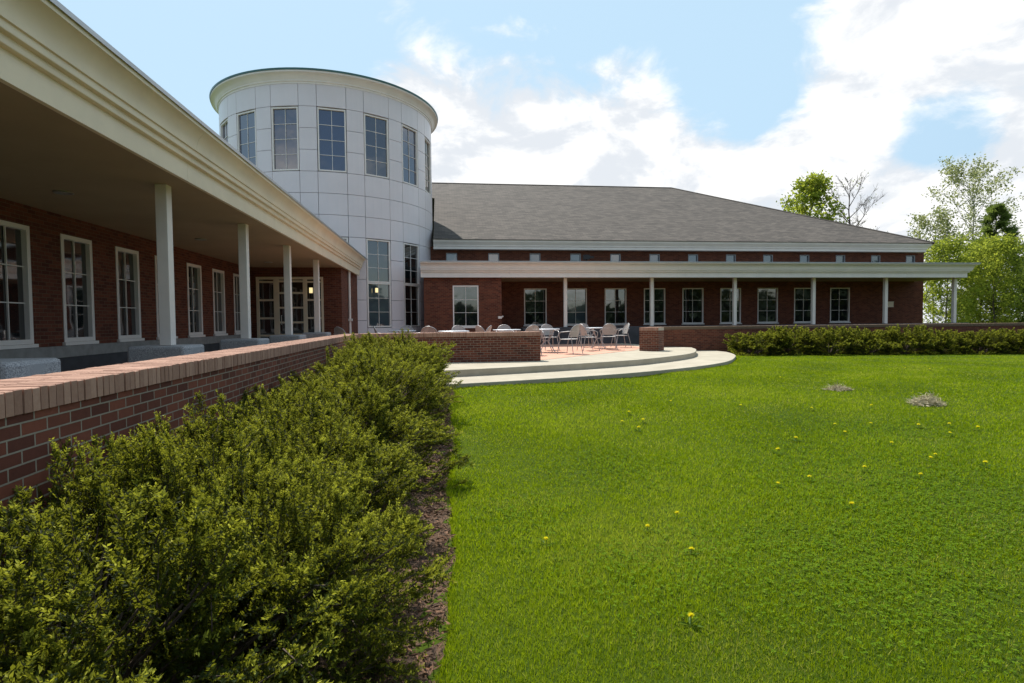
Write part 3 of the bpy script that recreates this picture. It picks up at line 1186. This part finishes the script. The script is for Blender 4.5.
def shrub(name, label, group, loc, rot, fol, stm, scale=(1, 1, 1), m='yew'):
    o = thing(name, label, 'shrub', loc, rot, group)
    o.scale = scale
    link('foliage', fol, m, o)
    link('stems', stm, 'twig', o)
    return o


YA = yew_mesh(1, 760)
YB = yew_mesh(2, 760)
YC = yew_mesh(5, 720)
NEAR = [
    (-1.28, 1.95, .95, 1.0, 'A', 'dark yew shrub nearest the camera, filling the bottom left corner'),
    (-.80, 2.72, .80, .92, 'C', 'yew shrub beside the bare patch of mulch at the bottom of the photo'),
    (-1.34, 3.2, .84, .95, 'B', 'yew shrub with a tall stray shoot against the near garden wall'),
    (-1.0, 4.0, .94, .95, 'C', 'yew shrub bulging over the mulch strip at the lawn edge'),
    (-1.04, 5.2, 1.0, .92, 'A', 'yew shrub before the middle of the long brick garden wall'),
    (-.98, 6.5, 1.03, .93, 'B', 'yew shrub next beyond the middle one, hiding the mulch strip'),
    (-.95, 7.8, 1.06, .95, 'C', 'yew shrub third from the far end of the garden wall row'),
    (-.94, 9.1, 1.04, .95, 'A', 'yew shrub touching the left end of the lower concrete step'),
    (-.94, 10.4, 1.04, .92, 'B', 'far end yew shrub below the inside corner of the garden wall'),
]
PR = {'A': YA, 'B': YB, 'C': YC}
for i, (x, y, s, sz, k, lb) in enumerate(NEAR):
    zb = float(lawn_z(x, y))
    shrub('yew_shrub', lb, 'yew shrubs along the garden wall', (x, y, zb), random.uniform(0, 6.28), *PR[k], scale=(s * .98, s * 1.0, sz * 1.08))
FA = yew_mesh(11, 300, 10, 1.0, .8, .80, 1.9, .25)
FB = yew_mesh(12, 300, 10, 1.0, .8, .80, 1.9, .25)
ords = ['leftmost', 'second', 'third', 'fourth', 'fifth', 'sixth', 'seventh', 'eighth', 'ninth', 'tenth', 'eleventh', 'twelfth', 'thirteenth']
xf = 10.9
for i in range(11):
    lb = ('leftmost low yew shrub of the far row, beside the step end' if i == 0 else '%s low yew shrub from the left in the row before the far wall' % ords[i])
    y = 18.62 - random.uniform(0, .12)
    s = random.uniform(.95, 1.1)
    shrub('low_yew', lb, 'low yews along the far brick wall', (xf, y, float(lawn_z(xf, y)) - .05), random.uniform(-.3, .3) + (PI if i % 2 else 0), *(FA if i % 3 else FB), scale=(s * 1.05, s, random.uniform(1.02, 1.2)))
    xf += 1.45 + random.uniform(-.08, .1)

# ------------------------------------------------------------------ trees
def tree(name, label, x, y, h, r, z0f, nleaf, lsz, lm, bark='bark', seed=0, cone=False, bare=False, tr=.16, sig=.35, group=None, base=None, limbs=16):
    g = np.random.default_rng(seed)
    zb = float(lawn_z(x, y)) if base is None else base
    root = thing(name, label, 'tree', (x, y, zb), 0, group)
    mb = MB()
    wob = g.normal(0, (.004 if cone else .02) * h, (6, 2))
    wob[0] = 0
    tp_ = [(wob[i, 0] * i / 5, wob[i, 1] * i / 5, h * .96 * i / 5) for i in range(6)]
    mb.tube(tp_, [tr * (1 - .92 * i / 5) for i in range(6)], 8)
    pts = []

    def axis(t_):
        f_ = t_ * 5
        i = min(int(f_), 4)
        u_ = f_ - i
        return Vector(tp_[i]) * (1 - u_) + Vector(tp_[i + 1]) * u_
    for i in range(limbs):
        t_ = z0f + (1 - z0f) * (i + g.uniform(0, .8)) / limbs
        p0 = axis(min(t_, .985) * .98)
        aq = i * 2.4 + g.uniform(-.4, .4)
        u_ = (t_ - z0f) / (1 - z0f)
        if cone:
            Lr = r * (1.02 - u_) * g.uniform(.8, 1.15)
            up_ = -.05 + .35 * u_
        else:
            Lr = r * math.sqrt(max(.05, 1 - (2 * u_ - .75) ** 2 * .55)) * g.uniform(.7, 1.12)
            up_ = .35 + .9 * u_
        d_ = Vector((math.cos(aq), math.sin(aq), up_)).normalized()
        q1 = p0 + d_ * Lr * .5 + Vector((0, 0, Lr * .03))
        q2 = p0 + d_ * Lr + Vector((0, 0, Lr * (.12 if not cone else -.08)))
        br = tr * .38 * (1 - .6 * u_)
        mb.tube([p0, q1, q2], [br, br * .6, br * .15], 5, False)
        nsub = 5 if not bare else 8
        for k in range(nsub):
            f_ = .3 + .7 * (k + g.uniform(0, 1)) / nsub
            s0 = p0.lerp(q1, f_ * 2) if f_ < .5 else q1.lerp(q2, f_ * 2 - 1)
            sd = (d_ + Vector(g.normal(0, .55, 3)) + Vector((0, 0, .25 if not cone else 0))).normalized()
            sl = Lr * g.uniform(.25, .5)
            s1 = s0 + sd * sl
            mb.tube([s0, s0.lerp(s1, .5) + Vector(g.normal(0, .03 * sl, 3)), s1], [br * .35, br * .22, br * .06], 4, False)
            pts += [s0.lerp(s1, .5), s1, s1]
            if bare:
                for kk in range(10):
                    e0 = s0.lerp(s1, g.uniform(.2, 1))
                    ed = (sd + Vector(g.normal(0, .6, 3)) + Vector((0, 0, .3))).normalized()
                    e1 = e0 + ed * sl * g.uniform(.3, .6)
                    mb.tube([e0, e1], [br * .22, br * .10], 3, False)
                    pts += [e1]
        pts += [q1, q2]
    mb.build('trunk', bark, root, smooth=60)
    P0 = np.array([tuple(p) for p in pts])
    sel = g.integers(0, len(P0), nleaf)
    cl = g.normal(0, sig, (nleaf, 3)) * [1, 1, .75]
    P = P0[sel] + cl
    dv = unit(g.normal(size=(nleaf, 3)) + [0, 0, -.2]) if not cone else unit(g.normal(0, .5, (nleaf, 3)) + unit(P0[sel] * [1, 1, 0]))
    L = lsz * g.uniform(.6, 1.3, nleaf)
    V, F = leaf_quads(P, dv, L, L * (.62 if not cone else .16), g=g)
    tclump = g.uniform(.15, .85, len(P0))[sel]
    tt = np.clip(tclump + g.normal(0, .15, nleaf), 0, 1)
    link('crown', np_mesh('crown', V, F, tt), lm, root)
    return root


tree('maple_tree', 'bright green leafy tree rising behind the sloping end of the roof', 35.6, 50, 15.0, 2.5, .45, 6500, .30, 'leaf_bright', seed=3, tr=.2, sig=.33, limbs=22)
tree('bare_tree', 'nearly bare tree with thin twigs beside the bright green one', 41.0, 52, 16.0, 3.0, .35, 260, .16, 'leaf_pale', 'twig', seed=4, bare=True, tr=.22, sig=.25, limbs=20)
tree('birch_tree', 'thin pale leaved tree beyond the right end of the hall', 39.6, 41, 9.8, 2.4, .12, 5200, .20, 'leaf_pale', 'pale_bark', seed=8, tr=.09, sig=.24, limbs=30)
tree('tall_pale_tree', 'tall sparse tree with pale spring leaves topping the others on the right', 52.4, 50, 16.6, 4.4, .3, 7000, .22, 'leaf_pale', 'pale_bark', seed=9, tr=.14, sig=.26, limbs=36)
tree('pine_tree', 'dark green conifer in the middle of the right hand trees', 46.2, 42, 11.6, 3.2, .08, 15000, .42, 'needle', seed=10, cone=True, tr=.2, sig=.13, limbs=50)
tree('broadleaf_tree', 'mid green broadleaf tree in front of the conifer', 43.2, 40.5, 7.4, 1.8, .1, 7000, .21, 'leaf_bright', seed=12, tr=.11, sig=.26, limbs=30)
tree('low_leafy_tree', 'low bright leafy tree seen between the hall corner and last column', 37.2, 37.5, 7.0, 2.0, .04, 8500, .17, 'leaf_bright', seed=13, tr=.06, sig=.24, limbs=34)
tree('dense_leafy_tree', 'dense light green tree filling the gap right of the last column', 40.7, 37.0, 7.0, 2.1, .04, 10000, .17, 'leaf_bright', seed=14, tr=.07, sig=.24, limbs=40)
tree('edge_conifer', 'dark conifer cut off by the right edge of the photo', 52.8, 44, 9.6, 3.2, .06, 12000, .42, 'needle', seed=15, cone=True, tr=.18, sig=.14, limbs=50)
tree('edge_leafy_tree', 'light green tree low at the right edge above the brick wall', 45.8, 37.5, 6.2, 2.2, .04, 10500, .17, 'leaf_mid', seed=16, tr=.07, sig=.24, limbs=38)

# far wood behind the viewer: only met as a dark band in the window panes
g = np.random.default_rng(30)
n = 26000
ang = g.uniform(PI * 1.02, PI * 2.12, n)
rad_ = g.uniform(55, 70, n)
topz = 5.2 + 2.2 * np.sin(ang * 13) + 1.8 * np.sin(ang * 41 + 1)
P = np.stack([rad_ * np.cos(ang), rad_ * np.sin(ang), g.uniform(0, 1, n) ** .8 * topz - .6], 1)
V, F = leaf_quads(P, g.normal(size=(n, 3)), g.uniform(1.0, 2.2, n), g.uniform(.8, 1.6, n), g=g)
tag(link('far_wood', np_mesh('far_wood', V, F, g.uniform(0, .7, n)), 'wood_dark'), kind='stuff')


# ------------------------------------------------------------------ terrace furniture
def make_chair(label):
    t_ = thing('patio_chair', label, 'chair', (0, 0, 0), 0, 'metal patio chairs on the terrace')
    # faces -Y locally (front of the seat at -Y)
    m_ = MB()
    ring = []
    for k in range(20):
        q = 2 * PI * k / 20
        cx_, cy_ = math.cos(q), math.sin(q)
        ring.append((.235 * math.copysign(abs(cx_) ** .6, cx_), -.01 + .225 * math.copysign(abs(cy_) ** .6, cy_)))
    m_.prism(ring, .43, .442)
    m_.build('seat', 'mesh_metal', t_)
    m_ = MB()
    m_.tube([(x, y, .436) for x, y in ring + ring[:1]], .011, 6, False)
    m_.build('seat_rim', 'chair_metal', t_)
    # arched curved back
    cols_, rows_ = 12, 10
    vs = []
    for j in range(rows_ + 1):
        v_ = j / rows_
        z = .50 + .37 * v_
        hw = .235 * math.sqrt(max(0.02, 1 - max(0, (v_ - .35) / .66) ** 2.2)) * (.86 + .14 * min(1, v_ * 3))
        for i in range(cols_ + 1):
            u_ = i / cols_ * 2 - 1
            x = hw * u_
            vs.append((x, .20 + .10 * v_ - .05 * (x / .235) ** 2, z))
    fs = [(j * 13 + i, j * 13 + i + 1, (j + 1) * 13 + i + 1, (j + 1) * 13 + i) for j in range(rows_) for i in range(cols_)]
    m_ = MB()
    m_.add(vs, fs)
    bk = m_.build('backrest', 'mesh_metal', t_, smooth=60)
    left = [vs[j * 13] for j in range(rows_ + 1)]
    right = [vs[j * 13 + 12] for j in range(rows_, -1, -1)]
    top = [vs[rows_ * 13 + i] for i in range(1, 12)]
    m_ = MB()
    m_.tube(left + top + right, .012, 6)
    m_.build('back_frame', 'chair_metal', t_)
    for sx in (-1, 1):
        m_ = MB()
        m_.tube([(sx * .21, -.19, .43), (sx * .235, -.24, .2), (sx * .25, -.27, 0)], .012, 6)
        m_.build('leg', 'chair_metal', t_)
        m_ = MB()
        m_.tube([(sx * .2, .20, .52), (sx * .21, .22, .43), (sx * .235, .27, .2), (sx * .25, .31, 0)], .012, 6)
        m_.build('leg', 'chair_metal', t_)
        m_ = MB()
        m_.tube([(sx * .225, .24, .68), (sx * .275, .1, .665), (sx * .285, -.1, .65), (sx * .275, -.19, .60), (sx * .245, -.2, .50), (sx * .215, -.19, .43)], .012, 6)
        m_.build('armrest', 'chair_metal', t_)
    return t_


def make_table(label):
    t_ = thing('patio_table', label, 'table', (0, 0, 0), 0, 'round metal patio tables on the terrace')
    m_ = MB()
    m_.lathe([(.01, .735), (.42, .735), (.435, .728), (.435, .712), (.42, .708), (.01, .708)], 32)
    m_.build('tabletop', 'table_metal', t_)
    for k in range(4):
        q = PI / 4 + k * PI / 2
        c_, s_ = math.cos(q), math.sin(q)
        m_ = MB()
        m_.tube([(c_ * .30, s_ * .30, .708), (c_ * .12, s_ * .12, .40), (c_ * .10, s_ * .10, .32), (c_ * .34, s_ * .34, .0)], .014, 6)
        m_.build('leg', 'chair_metal', t_)
    m_ = MB()
    m_.lathe([(.105, .345), (.125, .345), (.125, .37), (.105, .37), (.105, .345)], 20)
    m_.build('leg_ring', 'chair_metal', t_)
    return t_


FZ = .006
CH_ = [  # x, y, facing direction in degrees (0 = facing -Y, the camera), label
    (3.74, 16.35, -138, 'nearest patio chair in the open, facing the small left table'),
    (3.55, 18.55, 10, 'patio chair behind the open table beside the garden wall end'),
    (4.75, 17.95, 100, 'patio chair between the two tables in the opening'),
    (5.55, 18.35, 168, 'patio chair seen from behind, between the right table and the lawn'),
    (6.35, 19.55, -85, 'patio chair in profile at the right of the group, nearest the pier'),
    (5.25, 20.35, 5, 'patio chair on the far side of the right hand open table'),
    (1.25, 16.2, 120, 'patio chair with arched top rising above the middle of the end wall'),
    (2.48, 16.1, -160, 'tan backed patio chair showing above the right end of the garden wall'),
    (2.0, 18.1, 0, 'patio chair behind the middle table over the garden wall'),
    (.55, 17.1, 20, 'patio chair behind the near white table over the wall'),
    (1.02, 15.3, -110, 'patio chair close behind the wall, right of the near white table'),
    (-.30, 14.9, 165, 'dark rounded patio chair back left of the near white table'),
    (-2.78, 16.6, 140, 'patio chair nearest the porch columns behind the wall corner'),
    (-1.75, 17.0, 100, 'patio chair below the tall tower window on its left side'),
    (-.72, 17.3, -100, 'patio chair below the right hand tower window'),
    (-1.2, 18.6, 0, 'patio chair on the tower side of the table under the windows'),
]
c0 = make_chair(CH_[0][3])
for i, (x, y, a_, lb) in enumerate(CH_):
    if i == 0:
        c0.location = (x, y, FZ)
        c0.rotation_euler = (0, 0, R(a_))
    else:
        copy_thing(c0, (x, y, FZ), R(a_), lb)
TB = [(3.25, 17.5, 'round table left in the opening, beside the garden wall end'),
      (5.45, 19.25, 'round table right in the opening, nearest the brick pier'),
      (1.95, 17.1, 'round table showing above the right half of the garden wall'),
      (.30, 15.75, 'round white table top nearest the wall, before the vestibule window'),
      (-1.25, 17.6, 'round table below the lower tower windows')]
t0 = make_table(TB[0][2])
for i, (x, y, lb) in enumerate(TB):
    if i == 0:
        t0.location = (x, y, FZ)
    else:
        copy_thing(t0, (x, y, FZ), random.uniform(0, 1.5), lb)

# ------------------------------------------------------------------ grass
def scatter(n, dmin, dmax, g, p=1.5):
    """points on the lawn, thinner with distance from the viewpoint"""
    u_ = g.random(n)
    e = 2 - p
    d_ = (dmin ** e + u_ * (dmax ** e - dmin ** e)) ** (1 / e)
    a_ = g.uniform(R(-12), R(66), n)
    return d_ * np.sin(a_), d_ * np.cos(a_), d_


def lower_edge_y(x):
    L_ = np.array(lower)
    return np.interp(x, L_[:, 0], L_[:, 1])


g = np.random.default_rng(99)
x, y, d_ = scatter(1150000, 1.6, 36, g, 1.5)
ok = (x > border_x(y) + g.normal(0, .012, len(x))) & (y < 18.4) & (x < 36)
ok &= ~((x < 9.9) & (y > lower_edge_y(x) - .02 - .03 * g.random(len(x))))
x, y, d_ = x[ok], y[ok], d_[ok]
n = len(x)
L_ = np.array(lower)
seg = np.concatenate([[0], np.cumsum(np.hypot(np.diff(L_[:, 0]), np.diff(L_[:, 1])))])
q = g.uniform(seg[6], seg[-1], 9000)
ex_, ey_ = np.interp(q, seg, L_[:, 0]), np.interp(q, seg, L_[:, 1])
off = np.abs(g.normal(0, .035, 9000)) + .008
ex_, ey_ = ex_ + off * .55, ey_ - off * .85
qy = g.uniform(1.8, 10.2, 7000)
qx = border_x(qy) + np.abs(g.normal(0, .03, 7000))
n_edge = 16000
x = np.concatenate([x, ex_, qx])
y = np.concatenate([y, ey_, qy])
d_ = np.hypot(x, y)
n = len(x)
patch = (np.sin(x * 1.3 + 2 * np.sin(y * .8)) + np.sin(y * 1.7 + 1.5 * np.sin(x * .9)) + np.sin(x * 3.1 - y * 2.3) * .6) / 2.6
hh = (.016 + .024 * g.random(n) ** 1.8) * np.clip(1.15 - .02 * d_, .7, 1.1) * (1 + .25 * patch)
hh[-n_edge:] *= 1.0 + .7 * g.random(n_edge)
wd = np.clip(.0017 * d_, .0032, .030) * g.uniform(.7, 1.3, n)
th = g.uniform(0, 2 * PI, n)
lean = np.abs(g.normal(0, .55, n))
la = g.uniform(0, 2 * PI, n)
base = np.stack([x, y, lawn_z(x, y) - .004], 1)
sd = np.stack([np.cos(th), np.sin(th), np.zeros(n)], 1) * wd[:, None] * .5
tipv = np.stack([np.cos(la) * lean, np.sin(la) * lean, np.ones(n)], 1) * hh[:, None]
V = np.stack([base - sd, base + sd, base + tipv], 1).reshape(-1, 3)
F = np.arange(3 * n).reshape(n, 3)
fine = np.sin(x * 7.1 + 3 * np.sin(y * 5.3)) * np.sin(y * 6.7 + 2 * np.sin(x * 4.1))
tt = np.clip(.45 + .42 * patch + .13 * fine + g.normal(0, .17, n), 0, .8)
dry = g.random(n) < (.06 + .30 * np.clip(np.sin(x * 2.2 + 1.7 * np.sin(y * 1.9 + .6)) * np.sin(y * 2.9 + np.sin(x * 1.7)) - .25, 0, 1))
tt = np.where(dry, g.uniform(.85, 1, n), tt)
tag(link('grass', np_mesh('grass', V, F, tt), 'grass_blade'), 'short mown grass of the bright green lawn', 'grass', kind='stuff')

# clover leaflets in loose patches
PC = [(2.93, 3.26, .55), (2.5, 2.8, .45), (2.1, 3.5, .5), (3.9, 5.0, .9), (1.15, 3.3, .35), (3.6, 3.9, .6), (4.6, 4.3, .6), (.62, 4.3, .3), (1.7, 5.4, .5), (5.5, 6.3, .8)]
PPs, sz_ = [], []
for cx_, cy_, r_ in PC:
    k = int(900 * r_ * r_ / .3)
    PPs.append(np.stack([g.normal(cx_, r_ * .8, k), g.normal(cy_, r_ * .8, k)], 1))
P2 = np.concatenate(PPs)
P2 = P2[P2[:, 0] > border_x(P2[:, 1]) + .03]
n = len(P2)
stem = np.stack([P2[:, 0], P2[:, 1], lawn_z(P2[:, 0], P2[:, 1]) + g.uniform(.012, .04, n)], 1)
a_ = g.uniform(0, 2 * PI, n)
Vs, Fs = [], []
for k in range(3):
    q = a_ + k * 2 * PI / 3
    dv = np.stack([np.cos(q), np.sin(q), g.normal(.1, .25, n)], 1)
    Lf = g.uniform(.009, .016, n)
    dvn = unit(dv)
    s_ = unit(np.cross(dvn, np.array([[0, 0, 1.0]])))
    V = np.stack([stem, stem + dvn * Lf[:, None] * .6 + s_ * Lf[:, None] * .5, stem + dvn * Lf[:, None], stem + dvn * Lf[:, None] * .6 - s_ * Lf[:, None] * .5], 1).reshape(-1, 3)
    Vs.append(V)
V = np.concatenate(Vs)
F = np.arange(len(V)).reshape(-1, 4)
tag(link('clover', np_mesh('clover', V, F, g.random(len(F))), 'clover'), 'patches of small clover leaves in the lawn', 'clover', kind='stuff')


# dandelions
def dandelion(label, group):
    t_ = thing('dandelion', label, 'flower', (0, 0, 0), 0, group)
    gg = np.random.default_rng(3)
    m_ = MB()
    m_.tube([(0, 0, 0), (.004, .002, .03), (.005, .004, .055)], .0025, 5)
    m_.build('stalk', 'stalk', t_)
    n = 70
    q = gg.uniform(0, 2 * PI, n)
    el = gg.uniform(.05, 1.3, n)
    dv = np.stack([np.cos(q) * np.cos(el), np.sin(q) * np.cos(el), np.sin(el)], 1)
    P = np.tile([[.005, .004, .054]], (n, 1))
    V, F = leaf_quads(P, dv, gg.uniform(.015, .024, n), .008, g=gg)
    link('flower_head', np_mesh('flower_head', V, F), 'petal', t_)
    n = 6
    q = gg.uniform(0, 2 * PI, n)
    dv = np.stack([np.cos(q), np.sin(q), gg.uniform(.15, .5, n)], 1)
    V, F = leaf_quads(np.tile([[0, 0, .005]], (n, 1)), dv, gg.uniform(.05, .09, n), .016, g=gg)
    link('leaves', np_mesh('leaves', V, F, gg.random(n)), 'weed_leaf', t_)
    return t_


DP = [(1.24, 2.69), (1.62, 3.51), (1.78, 4.1), (1.47, 3.9), (3.56, 5.58), (3.34, 4.76), (3.24, 4.07), (4.06, 4.96), (4.99, 5.69), (4.42, 4.68), (4.94, 5.12), (5.08, 5.22), (6.02, 6.42), (6.43, 6.41), (6.1, 6.06), (6.62, 6.19), (5.31, 4.87), (4.98, 6.6), (5.48, 6.59), (4.81, 6.19), (6.26, 7.52), (5.3, 7.51), (2.33, 7.11), (2.41, 6.69), (2.6, 7.08), (2.57, 7.55), (3.49, 8.27), (4.4, 7.84), (4.04, 5.98), (2.96, 4.64), (0.69, 3.75), (11.45, 11.94), (11.32, 12.51), (6.78, 10.59)]
dn = dandelion('yellow dandelion flower standing in the mown lawn', 'dandelions scattered over the lawn')
for i, (x, y) in enumerate(DP):
    loc = (x, y, float(lawn_z(x, y)))
    s = 1.0 if y < 4.5 else random.uniform(.9, 1.25)
    if i == 0:
        dn.location = loc
    else:
        copy_thing(dn, loc, random.uniform(0, 6.28), None, (s, s, s * random.uniform(.7, 1.0)))


# dead grass heaps
def heap(name, label, loc, r_, hgt, seed):
    gg = np.random.default_rng(seed)
    n = 1100
    q = gg.uniform(0, 2 * PI, n)
    rr = r_ * np.sqrt(gg.random(n))
    P = np.stack([rr * np.cos(q), rr * np.sin(q) * .7, hgt * (1 - (rr / r_) ** 2) * gg.uniform(.3, 1, n)], 1)
    dv = gg.normal(size=(n, 3)) * [1, 1, .35]
    V, F = leaf_quads(P, dv, gg.uniform(.06, .15, n), gg.uniform(.004, .010, n), g=gg)
    return tag(link(name, np_mesh(name, V, F), 'straw', None, loc), label, 'grass heap')


heap('dead_grass_heap', 'larger grey brown heap of dead grass on the lawn, right side', (7.39, 7.75, float(lawn_z(7.39, 7.75))), .24, .17, 1)
heap('dead_grass_heap', 'smaller faint patch of dead grass left of the larger heap', (6.93, 9.1, float(lawn_z(6.93, 9.1))), .2, .06, 2)
